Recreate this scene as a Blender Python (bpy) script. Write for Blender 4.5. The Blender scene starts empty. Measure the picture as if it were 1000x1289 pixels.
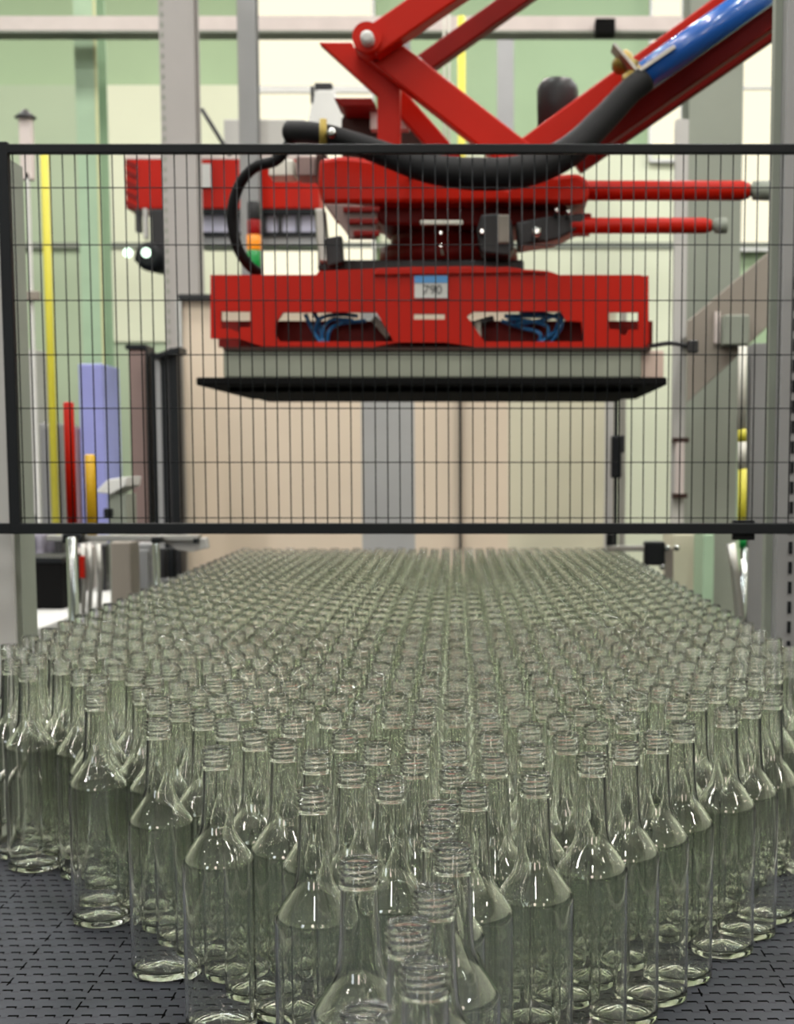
import bpy, bmesh, math, random
import numpy as np
from mathutils import Vector, Matrix
random.seed(7); rng = np.random.RandomState(5)
sc = bpy.context.scene
COL = sc.collection

# ------------------------------------------------------------------ camera geometry
F = 2100.0; PX, PY = 630.0, 832.0; HOR = 582.0
PIT = math.atan((PY-HOR)/F); CP, SP = math.cos(PIT), math.sin(PIT)
BELT_Z = 0.90; BOT_H = 0.305; HTOP = 0.297
CZ = BELT_Z+BOT_H+HTOP
def ray(px, py):
    xc = (px-PX)/F; yc = -(py-PY)/F
    return Vector((xc, CP+yc*SP, -SP+yc*CP))
def at_y(px, py, Y):
    d = ray(px, py); return Vector((0,0,CZ))+d*(Y/d.y)
def at_z(px, py, z):
    d = ray(px, py); return Vector((0,0,CZ))+d*((z-CZ)/d.z)
cam_d = bpy.data.cameras.new('camera'); cam = bpy.data.objects.new('camera', cam_d); COL.objects.link(cam)
cam.location = (0,0,CZ); cam.rotation_euler = (math.pi/2-PIT, 0, 0)
cam_d.sensor_fit = 'HORIZONTAL'; cam_d.sensor_width = 36; cam_d.lens = F*36/1000
cam_d.shift_x = -(PX-500)/1000; cam_d.shift_y = (PY-644.5)/1000
cam_d.clip_start = 0.05; cam_d.clip_end = 100
cam_d.dof.use_dof = True; cam_d.dof.focus_distance = 1.62; cam_d.dof.aperture_fstop = 75.6/5.2
sc.camera = cam

# ------------------------------------------------------------------ materials
ALB = 0.62
def mat(name, col, rough=0.5, metal=0.0, var=0.06, scale=6.0, emit=0.0, bump=0.0, coat=0.0):
    m = bpy.data.materials.new(name); m.use_nodes = True
    nt = m.node_tree; b = nt.nodes['Principled BSDF']
    col = tuple(x*ALB for x in col); c = tuple(x/ALB for x in col)+(1,)
    b.inputs['Roughness'].default_value = rough; b.inputs['Metallic'].default_value = metal
    b.inputs['Coat Weight'].default_value = coat
    if max(col) < .045 or 'red' in name: b.inputs['Specular IOR Level'].default_value = .15
    tc = nt.nodes.new('ShaderNodeTexCoord'); nz = nt.nodes.new('ShaderNodeTexNoise')
    nz.inputs['Scale'].default_value = scale; nz.inputs['Detail'].default_value = 4
    nt.links.new(tc.outputs['Object'], nz.inputs['Vector'])
    rp = nt.nodes.new('ShaderNodeValToRGB')
    rp.color_ramp.elements[0].position = 0.3; rp.color_ramp.elements[1].position = 0.7
    rp.color_ramp.elements[0].color = tuple(x*(1-var) for x in col)+(1,)
    rp.color_ramp.elements[1].color = tuple(min(1, x*(1+var)) for x in col)+(1,)
    nt.links.new(nz.outputs['Fac'], rp.inputs['Fac']); nt.links.new(rp.outputs['Color'], b.inputs['Base Color'])
    if emit: 
        b.inputs['Emission Color'].default_value = c; b.inputs['Emission Strength'].default_value = emit
    if bump:
        bp = nt.nodes.new('ShaderNodeBump'); bp.inputs['Strength'].default_value = bump
        nt.links.new(nz.outputs['Fac'], bp.inputs['Height']); nt.links.new(bp.outputs['Normal'], b.inputs['Normal'])
    return m
M = {}
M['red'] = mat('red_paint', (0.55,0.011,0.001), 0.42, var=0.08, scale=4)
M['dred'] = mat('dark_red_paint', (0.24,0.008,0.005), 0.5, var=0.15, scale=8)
M['matte'] = mat('matte_black_foam', (0.006,0.006,0.006), 1.0)
M['black'] = mat('black_powder_coat', (0.012,0.014,0.016), 0.45)
M['rubber'] = mat('black_rubber', (0.008,0.008,0.009), 0.6, var=0.2, scale=30)
M['dgrey'] = mat('dark_grey_metal', (0.05,0.05,0.052), 0.4, 0.3)
M['grey'] = mat('grey_steel', (0.36,0.36,0.36), 0.42, 0.25, scale=3)
M['lgrey'] = mat('light_grey_paint', (0.60,0.59,0.56), 0.5, scale=3)
M['colgrey'] = mat('column_grey_paint', (0.47,0.44,0.42), 0.55, scale=2)
M['ggrey'] = mat('green_grey_paint', (0.30,0.33,0.27), 0.6, scale=2, var=0.12)
M['wall'] = mat('pale_green_wall', (0.50,0.60,0.42), 0.7, scale=0.35, var=0.10)
M['wall2'] = mat('cream_green_wall', (0.86,0.90,0.68), 0.7, scale=0.5, var=0.06)
M['wall3'] = mat('faded_green_wall', (0.50,0.61,0.42), 0.7, scale=0.5, var=0.06)
M['gcol'] = mat('pale_green_paint', (0.48,0.68,0.46), 0.5)
M['ceil'] = mat('ceiling_paint', (1.15,1.2,1.1), 0.8)
M['floor'] = mat('dark_floor_paint', (0.02,0.02,0.02), 0.45, scale=1.2)
M['rail'] = mat('pinkish_cream_paint', (0.82,0.72,0.68), 0.5)
M['white'] = mat('white_paint', (0.85,0.85,0.82), 0.5)
M['cream'] = mat('cream_plastic', (0.78,0.76,0.66), 0.45)
M['yellow'] = mat('yellow_paint', (0.80,0.72,0.05), 0.5)
M['edge'] = mat('pale_yellow_strip', (0.78,0.80,0.42), 0.5)
M['amber'] = mat('amber_yellow_paint', (0.85,0.50,0.01), 0.45)
M['blue'] = mat('blue_paint', (0.02,0.13,0.52), 0.25, var=0.05, coat=0.4)
M['hose'] = mat('blue_air_hose', (0.03,0.20,0.50), 0.35)
M['lilac'] = mat('lilac_blue_paint', (0.40,0.42,0.90), 0.5)
M['palelilac'] = mat('pale_lilac_panel', (0.80,0.78,0.98), 0.5)
M['brass'] = mat('brass', (0.36,0.26,0.05), 0.45, 0.6)
M['chrome'] = mat('polished_steel', (0.52,0.56,0.55), 0.14, 1.0, var=0.02)
M['steel'] = mat('brushed_steel', (0.55,0.54,0.50), 0.35, 0.8, scale=12)
M['brown'] = mat('dark_brown_metal', (0.06,0.030,0.024), 0.6)
M['mauve'] = mat('dull_mauve_metal', (0.30,0.20,0.18), 0.6)
M['taupe'] = mat('taupe_paint', (0.33,0.29,0.24), 0.6, scale=2, var=0.15)
M['beige'] = mat('vacuum_box_grey', (0.30,0.32,0.25), 0.5, scale=8, var=0.1)
M['redlamp'] = mat('red_lens', (0.35,0.01,0.01), 0.3)
M['orangelamp'] = mat('orange_lens', (0.9,0.28,0.01), 0.3, emit=0.4)
M['greenlamp'] = mat('green_lens', (0.0,0.33,0.06), 0.3)
M['label'] = mat('white_label', (0.80,0.80,0.76), 0.5)
M['skyblue'] = mat('label_blue', (0.10,0.38,0.80), 0.5)
M['ink'] = mat('grey_ink', (0.12,0.12,0.12), 0.6)
M['clutter'] = mat('cluttered_grey', (0.35,0.33,0.40), 0.6, var=0.6, scale=14)
M['pinkred'] = mat('dull_pink_paint', (0.45,0.25,0.28), 0.6)

def window_mat(name, col, e):
    m = bpy.data.materials.new(name); m.use_nodes = True; nt = m.node_tree
    nt.nodes.clear(); o = nt.nodes.new('ShaderNodeOutputMaterial'); em = nt.nodes.new('ShaderNodeEmission')
    em.inputs[0].default_value = col+(1,); em.inputs[1].default_value = e
    nt.links.new(em.outputs[0], o.inputs[0]); return m
M['day'] = window_mat('daylight_glazing', (1.0,0.94,0.72), 1.35)
M['glowwarm'] = window_mat('added_warm_glow', (1.0,0.84,0.78), 11.0); M['glowcool'] = window_mat('added_cool_glow', (0.86,0.92,1.0), 11.0)  # emission for the glowing panels added behind the camera
M['lampglow'] = window_mat('lamp_glow', (0.75,1.0,0.80), 3.0)
M['lampwarm'] = window_mat('lamp_glow_warm', (1.0,0.72,0.55), 2.2)

# panel sheet behind the robot: beige with slight random tone
def panel_mat():
    m = mat('beige_sheet', (0.90,0.75,0.58), 0.5, var=0.04, scale=1.5)
    return m
M['sheet'] = panel_mat()
M['sheetblue'] = mat('blue_grey_sheet', (0.46,0.46,0.45), 0.5, var=0.08, scale=3)
M['sheetpink'] = mat('pinkish_sheet', (0.80,0.60,0.50), 0.5, var=0.10, scale=3)
M['sheetolive'] = mat('pale_olive_sheet', (0.80,0.76,0.57), 0.5, var=0.05, scale=2)

def glass_mat(name, col):
    m = bpy.data.materials.new(name); m.use_nodes = True; nt = m.node_tree
    b = nt.nodes['Principled BSDF']
    b.inputs['Base Color'].default_value = col+(1,)
    b.inputs['Roughness'].default_value = 0.0
    b.inputs['IOR'].default_value = 1.5
    b.inputs['Transmission Weight'].default_value = 1.0
    # faint uneven thickness of blown glass
    tc = nt.nodes.new('ShaderNodeTexCoord'); nz = nt.nodes.new('ShaderNodeTexNoise')
    nz.inputs['Scale'].default_value = 22; nz.inputs['Detail'].default_value = 1.5
    bp = nt.nodes.new('ShaderNodeBump'); bp.inputs['Strength'].default_value = 0.22; bp.inputs['Distance'].default_value = 0.004
    nt.links.new(tc.outputs['Object'], nz.inputs['Vector']); nt.links.new(nz.outputs['Fac'], bp.inputs['Height'])
    nt.links.new(bp.outputs['Normal'], b.inputs['Normal'])
    return m
M['glass'] = glass_mat('clear_bottle_glass', (0.975,0.985,0.962))

def belt_mat():
    m = bpy.data.materials.new('modular_belt_plastic'); m.use_nodes = True; nt = m.node_tree
    b = nt.nodes['Principled BSDF']; N = nt.nodes.new; L = nt.links.new
    tc = N('ShaderNodeTexCoord'); sx = N('ShaderNodeSeparateXYZ'); L(tc.outputs['Object'], sx.inputs[0])
    def math_(op, a, c=None, d=None):
        n = N('ShaderNodeMath'); n.operation = op
        for i, v in enumerate((a, c, d)):
            if v is None: continue
            if isinstance(v, (int, float)): n.inputs[i].default_value = v
            else: L(v, n.inputs[i])
        return n.outputs[0]
    X, Y = sx.outputs[0], sx.outputs[1]
    KP, RP, MW = 0.0200, 0.0300, 0.200
    row = math_('FLOOR', math_('DIVIDE', Y, RP))
    odd = math_('MODULO', math_('ABSOLUTE', row), 2.0)
    kx = math_('FRACT', math_('ADD', math_('DIVIDE', X, KP), math_('MULTIPLY', odd, 0.5)))
    sq = math_('LESS_THAN', kx, 0.58)                       # knuckle step
    yf = math_('MULTIPLY', math_('FRACT', math_('DIVIDE', Y, RP)), RP)
    line_y = math_('ADD', math_('MULTIPLY', sq, 0.0060), 0.006)
    dl = math_('ABSOLUTE', math_('SUBTRACT', yf, line_y))
    g1 = math_('MULTIPLY', math_('LESS_THAN', dl, 0.0027), math_('ADD', math_('MULTIPLY', sq, 0.75), 0.25))
    # short step edges
    ex = math_('MULTIPLY', math_('LESS_THAN', math_('ABSOLUTE', math_('SUBTRACT', kx, 0.58)), 0.035),
               math_('MULTIPLY', math_('GREATER_THAN', yf, 0.006), math_('LESS_THAN', yf, 0.0125)))
    mx = math_('FRACT', math_('ADD', math_('DIVIDE', X, MW), math_('MULTIPLY', odd, 0.5)))
    jx = math_('LESS_THAN', math_('ABSOLUTE', math_('SUBTRACT', mx, 0.5)), 0.0055)
    gap = math_('MAXIMUM', math_('MAXIMUM', g1, ex), jx)
    nz = N('ShaderNodeTexNoise'); nz.inputs['Scale'].default_value = 9; L(tc.outputs['Object'], nz.inputs['Vector'])
    rp = N('ShaderNodeValToRGB'); rp.color_ramp.elements[0].color = (0.024,0.026,0.031,1); rp.color_ramp.elements[1].color = (0.044,0.046,0.055,1)
    rp.color_ramp.elements[0].position = .3; rp.color_ramp.elements[1].position = .7
    L(nz.outputs['Fac'], rp.inputs['Fac'])
    mix = N('ShaderNodeMix'); mix.data_type = 'RGBA'; L(gap, mix.inputs['Factor']); L(rp.outputs[0], mix.inputs['A'])
    mix.inputs['B'].default_value = (0.003,0.003,0.003,1); L(mix.outputs['Result'], b.inputs['Base Color'])
    n2 = N('ShaderNodeTexNoise'); n2.inputs['Scale'].default_value = 420; L(tc.outputs['Object'], n2.inputs['Vector'])
    h = math_('SUBTRACT', math_('MULTIPLY', n2.outputs['Fac'], 0.25), gap)
    bp = N('ShaderNodeBump'); bp.inputs['Strength'].default_value = 0.5; bp.inputs['Distance'].default_value = 0.001
    L(h, bp.inputs['Height']); L(bp.outputs['Normal'], b.inputs['Normal'])
    b.inputs['Roughness'].default_value = 0.6; L(math_('MULTIPLY', math_('SUBTRACT', 1.0, gap), 0.09), b.inputs['Specular IOR Level'])
    return m
M['belt'] = belt_mat()

def corrugated(name, col, pitch, depth=0.35):   # wall cladding with horizontal joints
    m = mat(name, col, 0.65, scale=0.4, var=0.08); nt = m.node_tree
    b = nt.nodes['Principled BSDF']; tc = nt.nodes.new('ShaderNodeTexCoord'); sx = nt.nodes.new('ShaderNodeSeparateXYZ')
    nt.links.new(tc.outputs['Object'], sx.inputs[0])
    a = nt.nodes.new('ShaderNodeMath'); a.operation = 'DIVIDE'; a.inputs[1].default_value = pitch; nt.links.new(sx.outputs[2], a.inputs[0])
    f = nt.nodes.new('ShaderNodeMath'); f.operation = 'FRACT'; nt.links.new(a.outputs[0], f.inputs[0])
    l = nt.nodes.new('ShaderNodeMath'); l.operation = 'LESS_THAN'; l.inputs[1].default_value = 0.03; nt.links.new(f.outputs[0], l.inputs[0])
    src = b.inputs['Base Color'].links[0].from_socket
    mx = nt.nodes.new('ShaderNodeMix'); mx.data_type = 'RGBA'
    nt.links.new(l.outputs[0], mx.inputs['Factor']); nt.links.new(src, mx.inputs['A'])
    mx.inputs['B'].default_value = tuple(c*.6 for c in col)+(1,)
    nt.links.new(mx.outputs['Result'], b.inputs['Base Color'])
    return m
M['clad'] = corrugated('green_wall_cladding', (0.44,0.60,0.36), 1.45)

# ------------------------------------------------------------------ mesh helpers
def bm_box(bm, lo, hi, bev=0.0):
    v = [bm.verts.new((x,y,z)) for x in (lo[0],hi[0]) for y in (lo[1],hi[1]) for z in (lo[2],hi[2])]
    fs = [(0,1,3,2),(4,6,7,5),(0,4,5,1),(2,3,7,6),(0,2,6,4),(1,5,7,3)]
    fc = [bm.faces.new([v[i] for i in f]) for f in fs]
    if bev:
        es = set(e for f in fc for e in f.edges)
        bmesh.ops.bevel(bm, geom=list(es), offset=bev, segments=2, affect='EDGES', profile=0.5)
def bm_prism(bm, pts, dy, bev=0.0, holes=None):
    """pts: list of Vector in a plane, extruded by vector dy."""
    dv = Vector((0,dy,0)) if isinstance(dy, (int,float)) else dy
    if not holes:
        a = [bm.verts.new(p) for p in pts]; b = [bm.verts.new(Vector(p)+dv) for p in pts]
        n = len(a); fc = [bm.faces.new(a), bm.faces.new(b[::-1])]
        for i in range(n): fc.append(bm.faces.new([a[i], b[i], b[(i+1)%n], a[(i+1)%n]]))
    else:
        es = []; loops = []
        for lp in [pts]+holes:
            vs = [bm.verts.new(p) for p in lp]; loops.append(vs)
            for i in range(len(vs)): es.append(bm.edges.new((vs[i], vs[(i+1)%len(vs)])))
        r = bmesh.ops.triangle_fill(bm, edges=es, use_beauty=True)
        fc0 = [g for g in r['geom'] if isinstance(g, bmesh.types.BMFace)]
        ex = bmesh.ops.extrude_face_region(bm, geom=fc0)
        bmesh.ops.translate(bm, verts=[g for g in ex['geom'] if isinstance(g, bmesh.types.BMVert)], vec=dv)
        fc = []
    bmesh.ops.recalc_face_normals(bm, faces=bm.faces[:])
    if bev and fc:
        es = set(e for f in fc for e in f.edges)
        bmesh.ops.bevel(bm, geom=list(es), offset=bev, segments=2, affect='EDGES', profile=0.5)
def frame_for(d):
    d = d.normalized(); u = Vector((0,0,1)) if abs(d.z) < .9 else Vector((1,0,0))
    a = d.cross(u).normalized(); return a, d.cross(a).normalized()
def bm_tube(bm, pts, r, seg=14, cap=True):
    """pts: polyline, r: number or list"""
    pts = [Vector(p) for p in pts]; n = len(pts)
    rs = r if isinstance(r, (list,tuple)) else [r]*n
    rings = []; pa = None
    for i, p in enumerate(pts):
        d = (pts[min(i+1,n-1)]-pts[max(i-1,0)])
        if d.length < 1e-9: d = Vector((0,0,1))
        d.normalize()
        if pa is None: pa, pb = frame_for(d)
        else:
            pa = (pa-d*pa.dot(d)).normalized(); pb = d.cross(pa).normalized()
        rings.append([bm.verts.new(p+(pa*math.cos(t)+pb*math.sin(t))*rs[i]) for t in [2*math.pi*k/seg for k in range(seg)]])
    for i in range(n-1):
        for k in range(seg):
            f = bm.faces.new([rings[i][k], rings[i][(k+1)%seg], rings[i+1][(k+1)%seg], rings[i+1][k]]); f.smooth = True
    if cap:
        bm.faces.new(rings[0][::-1]); bm.faces.new(rings[-1])
def bm_lathe(bm, base, prof, seg=24, axis=Vector((0,0,1))):
    """prof list of (dist along axis, r)"""
    a, b = frame_for(axis); axis = axis.normalized(); rings = []
    for h, r in prof:
        rings.append([bm.verts.new(Vector(base)+axis*h+(a*math.cos(2*math.pi*k/seg)+b*math.sin(2*math.pi*k/seg))*max(r,1e-4)) for k in range(seg)])
    for i in range(len(rings)-1):
        for k in range(seg):
            f = bm.faces.new([rings[i][k], rings[i][(k+1)%seg], rings[i+1][(k+1)%seg], rings[i+1][k]]); f.smooth = True
    bm.faces.new(rings[0][::-1]); bm.faces.new(rings[-1])
def smooth_path(pts, n=8):
    P = [Vector(p) for p in pts]; out = []
    for i in range(len(P)-1):
        p0 = P[max(i-1,0)]; p1 = P[i]; p2 = P[i+1]; p3 = P[min(i+2,len(P)-1)]
        for k in range(n):
            t = k/n
            out.append(0.5*((2*p1)+(p2-p0)*t+(2*p0-5*p1+4*p2-p3)*t*t+(3*p1-p0-3*p2+p3)*t**3))
    out.append(P[-1]); return out

def props(o, label=None, cat=None, group=None, kind=None):
    if label: o['label'] = label
    if cat: o['category'] = cat
    if group: o['group'] = group
    if kind: o['kind'] = kind
def world_loc(o):
    v = Vector((0,0,0))
    while o is not None: v = v+o.location; o = o.parent
    return v
def finish(name, bm, m, parent=None):
    me = bpy.data.meshes.new(name)
    bmesh.ops.recalc_face_normals(bm, faces=bm.faces[:])
    xs = [v.co for v in bm.verts]
    lo = Vector((min(v.x for v in xs), min(v.y for v in xs), min(v.z for v in xs)))
    hi = Vector((max(v.x for v in xs), max(v.y for v in xs), max(v.z for v in xs)))
    base = Vector(((lo.x+hi.x)/2, (lo.y+hi.y)/2, lo.z)) 
    bmesh.ops.translate(bm, verts=bm.verts[:], vec=-base)
    bm.to_mesh(me); bm.free(); me.materials.append(M[m])
    o = bpy.data.objects.new(name, me); COL.objects.link(o)
    if parent is not None:
        o.location = base-world_loc(parent); o.parent = parent
    else: o.location = base
    return o
def thing(name, loc, label, cat, group=None):
    o = bpy.data.objects.new(name, None); COL.objects.link(o); o.location = loc; o.empty_display_size = .1
    props(o, label, cat, group); return o
def box(name, lo, hi, m, parent=None, bev=0.0):
    bm = bmesh.new(); bm_box(bm, lo, hi, bev); return finish(name, bm, m, parent)
def pxbox(x0, y0, x1, y1, Y, d):
    """real upright box whose front face at distance Y spans these picture columns and rows"""
    ym = (y0+y1)/2; xm = (x0+x1)/2
    a = at_y(x0, ym, Y); b = at_y(x1, ym, Y); t = at_y(xm, y0, Y); u = at_y(xm, y1, Y)
    return (a.x, Y, u.z), (b.x, Y+d, t.z)
def pbox(name, x0, y0, x1, y1, Y, d, m, parent=None, bev=0.0):
    lo, hi = pxbox(x0, y0, x1, y1, Y, d); return box(name, lo, hi, m, parent, bev)
def pprism(name, pts, Y, d, m, parent=None, bev=0.0, holes=None):
    bm = bmesh.new()
    bm_prism(bm, [at_y(x,y,Y) for x,y in pts], d, bev, [[at_y(x,y,Y) for x,y in h] for h in holes] if holes else None)
    return finish(name, bm, m, parent)
def ptube(name, pts, r, m, parent=None, seg=16, sm=0):
    """pts: (px, py, Y)"""
    P = [at_y(x,y,Y) for x,y,Y in pts]
    if sm: P = smooth_path(P, sm)
    if isinstance(r, (list,tuple)) and sm: r = list(np.interp(np.linspace(0,1,len(P)), np.linspace(0,1,len(r)), r))
    bm = bmesh.new(); bm_tube(bm, P, r, seg); return finish(name, bm, m, parent)

# ------------------------------------------------------------------ the hall
def struct(o): o['kind'] = 'structure'; return o
YB = 16.0
struct(box('floor', (-10,-7,-0.1), (8,YB+.2,0), 'floor'))
struct(box('ceiling', (-10,-7,7.2), (8,YB+.2,7.3), 'ceil'))
struct(box('wall_back', (-10,YB,0), (8,YB+.2,7.2), 'clad'))
struct(box('wall_left', (-10.2,-7,0), (-10,YB+.2,7.2), 'wall2'))
struct(box('wall_right', (8,-7,0), (8.2,YB+.2,7.2), 'wall2'))
struct(box('wall_front', (-10,-7.2,0), (8,-7,7.2), 'wall2'))
struct(box('added_dark_panel_left', (-10,-7,0), (-9.95,YB,2.2), 'dgrey')); struct(box('added_dark_panel_right', (7.95,-7,0), (8,YB,2.2), 'dgrey')); struct(box('added_dark_panel_front', (-10,-7,0), (8,-6.95,1.6), 'dgrey'))  # unseen dark panels added low on the walls to darken the bottle edges
# daylight windows in the back wall
def window(name, x0, y0, x1, y1, bars_x=(), bars_y=()):
    w = pbox(name, x0, y0, x1, y1, YB-.05, .05, 'day'); struct(w)
    bm = bmesh.new()
    def bar(a, b, c, d): lo, hi = pxbox(a, b, c, d, YB-.12, .07); bm_box(bm, lo, hi)
    bar(x0-4,y0,x0,y1); bar(x1,y0,x1+4,y1); bar(x0-4,y0-4,x1+4,y0); bar(x0-4,y1,x1+4,y1+4)
    for b in bars_x: bar(b-1.5,y0,b+1.5,y1)
    for b in bars_y: bar(x0,b-1.5,x1,b+1.5)
    f = finish('window_frame', bm, 'white', w)
    return w
window('window_1', 318, -60, 468, 108, (), (-10,))
window('window_2', 318, 116, 468, 360, (), (210,))
window('window_3', 932, -70, 1060, 312, (), (110,))
window('window_4', 822, -70, 858, 200, (), (95,))
def glow_panel(name, x, z0, z1, w_, m):
    g = struct(box(name, (x-w_/2,-6.95,z0), (x+w_/2,-6.93,z1), m)); bm = bmesh.new()
    for a in (((x-w_/2-.06,-6.95,z0-.06),(x+w_/2+.06,-6.9,z0)), ((x-w_/2-.06,-6.95,z1),(x+w_/2+.06,-6.9,z1+.06)), ((x-w_/2-.06,-6.95,z0),(x-w_/2,-6.9,z1)), ((x+w_/2,-6.95,z0),(x+w_/2+.06,-6.9,z1))): bm_box(bm, *a)
    finish('window_frame', bm, 'white', g)  # rim around the added glowing panel
glow_panel('added_glow_5', -.3, 2.6, 5.4, 1.1, 'glowwarm'); glow_panel('added_glow_6', -5.0, 2.4, 5.6, 1.5, 'glowcool'); glow_panel('added_glow_7', 4.4, 2.6, 5.4, .8, 'glowwarm')  # glowing panels added behind the camera to put sparkle on the bottle threads
# lighter cladding fields on the lower wall
struct(pbox('trim_1', -680, 305, 1680, 312, YB-.08, .07, 'ggrey'))
struct(pbox('wall_lower', -60, 107, 318, 760, YB-.04, .03, 'wall3')); struct(pbox('wall_lower', 130, 107, 316, 430, YB-.06, .02, 'wall2'))
struct(pbox('wall_lower', 480, 190, 860, 760, YB-.06, .05, 'wall2'))
struct(pbox('trim_2', -1110, 20, 2020, 38, 12.0, .25, 'rail'))
b = struct(pbox('trim_3', -1110, 38, 2020, 41, 12.0, .2, 'ggrey'))
t = pbox('junction_box', 750, 23, 775, 41, 11.85, .16, 'matte', None, 0); props(t, 'small dark box on the cream overhead beam above the brass fittings', 'junction box')

# steel columns
def column(x0, x1, y0, y1, Y, d, m, label, holes=None, edge=None):
    lo, hi = pxbox(x0, y0, x1, y1, Y, d); lo = (lo[0], lo[1], 0.0 if y1 > 600 else lo[2])
    w = hi[0]-lo[0]; r = thing('steel_column', ((lo[0]+hi[0])/2, Y+d/2, lo[2]), label, 'column')
    bm = bmesh.new()      # H section
    f = min(d*.12, .02)
    bm_box(bm, (lo[0], Y, lo[2]), (hi[0], Y+f, hi[2]), .001); bm_box(bm, (lo[0], Y+d-f, lo[2]), (hi[0], Y+d, hi[2]))
    bm_box(bm, (lo[0]+w*.4, Y+f, lo[2]), (hi[0]-w*.4, Y+d-f, hi[2]))
    finish('shaft', bm, m, r)
    if edge:
        finish_edge = box('edge_strip', (hi[0]-w*.12, Y-.006, lo[2]), (hi[0], Y, hi[2]), edge, r)
    if holes:
        bm = bmesh.new(); z = lo[2]+.3
        while z < hi[2]-.05:
            xx = lo[0]+w*holes; bm_box(bm, (xx, Y-.003, z), (xx+w*.07, Y, z+.022)); z += .05
        finish('slot_row', bm, 'ggrey', r)
    return r
column(207, 250, -120, 800, 8.6, .16, 'colgrey', 'wide grey perforated steel column behind the fence on the left side', holes=.06)
column(303, 326, -120, 700, 9.2, .12, 'grey', 'narrow grey column just beside the bright window on the left')
column(100, 128, -120, 700, 12.4, .3, 'gcol', 'pale green column with a pale yellowish edge strip behind the fence', edge='edge')
column(495, 517, 38, 700, 12.6, .2, 'grey', 'slim grey column right behind the upper red arm pivot')
column(626, 647, 38, 700, 14.6, .3, 'grey', 'pale lilac-grey column between the red arms above the fence')
# right side columns
column(866, 933, -120, 720, 7.2, .30, 'ggrey', 'broad green-grey column behind the ends of the red cylinders')
slim = column(848, 864, 150, 720, 6.8, .05, 'lgrey', 'slim pale profile in front of the broad green-grey column')
column(943, 968, 432, 900, 5.2, .10, 'grey', 'short grey post between the striped pole and the slotted post')

# slotted machine post, right edge
r = thing('slotted_post', at_z(1004, 900, 0) if False else (at_y(1006,600,3.35).x, 3.4, 0), 'grey steel machine post with black slots at the right end of the fence', 'post')
lo, hi = pxbox(984, -120, 1046, 900, 3.35, .09)
bm = bmesh.new(); bm_box(bm, (lo[0],3.35,0), (hi[0],3.44,hi[2]), .003); finish('shaft', bm, 'grey', r)
lo2, hi2 = pxbox(968, -120, 985, 900, 3.42, .04)
box('flange', (lo2[0],3.40,0), (lo[0],3.44,hi[2]), 'ggrey', r)
z = BELT_Z+.1
for k in range(22):
    box('slot', (at_y(995,600,3.35).x, 3.346, z+k*.04), (at_y(999.5,600,3.35).x, 3.35, z+k*.04+.024), 'black', r)
# left post
r = thing('machine_post', (at_y(-8,700,3.2).x, 3.25, 0), 'pale grey post carrying the left end of the black fence', 'post')
lo, hi = pxbox(-40, 196, 10, 900, 3.16, .12)
box('front_face', (lo[0],3.16,0), (hi[0],3.18,hi[2]), 'lgrey', r)
lo2, hi2 = pxbox(10, 196, 21, 900, 3.18, .1)
box('side_face', (hi[0]-.002,3.18,0), (hi2[0],3.28,hi[2]), 'ggrey', r)

# ------------------------------------------------------------------ mesh guard fence
FY = 3.05
fence = thing('guard_fence', (at_y(500,672,FY).x, FY, at_y(500,672,FY).z), 'black wire mesh guard fence panel spanning the conveyor above the bottles', 'fence')
def zrow(py): return at_y(500, py, FY).z
zt0, zt1 = zrow(194), zrow(182); zb0, zb1 = zrow(672), zrow(658.5)
xl = at_y(-60, 420, FY).x; xr = at_y(1060, 420, FY).x
xp0, xp1 = at_y(5, 420, FY).x, at_y(19, 420, FY).x
box('top_rail', (xl, FY-.009, zt0), (xr, FY+.009, zt1), 'black', fence, .002)
box('bottom_rail', (xl, FY-.009, zb0), (xr, FY+.009, zb1), 'black', fence, .002)
box('fence_post', (xp0, FY-.0095, zb0), (xp1, FY+.0095, zt1+.004), 'black', fence, .002)
bm = bmesh.new()
x = xp1+.006
while x < xr:
    bm_tube(bm, [(x, FY, zb1-.002), (x, FY, zt0+.002)], .0012, 6); x += .0221
x = xp0-.0221
finish('vertical_wires', bm, 'black', fence)
bm = bmesh.new()
for py in (236, 308, 378, 446.5, 514, 582, 652):
    z = zrow(py); bm_tube(bm, [(xp1-.002, FY+.003, z), (xr, FY+.003, z)], .0011, 6)
finish('horizontal_wires', bm, 'black', fence)
for px_ in (945,):
    pbox('clamp', px_-22, 655, px_+6, 680, FY+.0105, .02, 'black', fence, .002)

# ------------------------------------------------------------------ conveyor
BX = math.atan((578-PX)/F/ (CP))           # belt heads for picture column 578
bd = Vector((math.sin(BX), math.cos(BX), 0)); br = Vector((bd.y, -bd.x, 0))
conv = thing('conveyor', (0, 3, 0), 'long conveyor carrying the massed bottles towards the gripper', 'conveyor'); conv.rotation_euler = (0,0,-BX)
def cbox(name, lo, hi, m, bev=0.0, par=None):
    bm = bmesh.new(); bm_box(bm, lo, hi, bev); me = bpy.data.meshes.new(name)
    bmesh.ops.recalc_face_normals(bm, faces=bm.faces[:]); bm.to_mesh(me); bm.free(); me.materials.append(M[m])
    o = bpy.data.objects.new(name, me); COL.objects.link(o); o.parent = par or conv; return o
L0, L1 = -2.9, 3.1     # local along belt
cbox('belt', (-.80, L0, BELT_Z-.02), (.605, L1, BELT_Z), 'belt')
for s, x in ((-1,-.83),(1,.605)):
    cbox('side_frame', (x, L0, BELT_Z-.16), (x+.03, L1, BELT_Z+.012), 'steel', .003)
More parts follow.
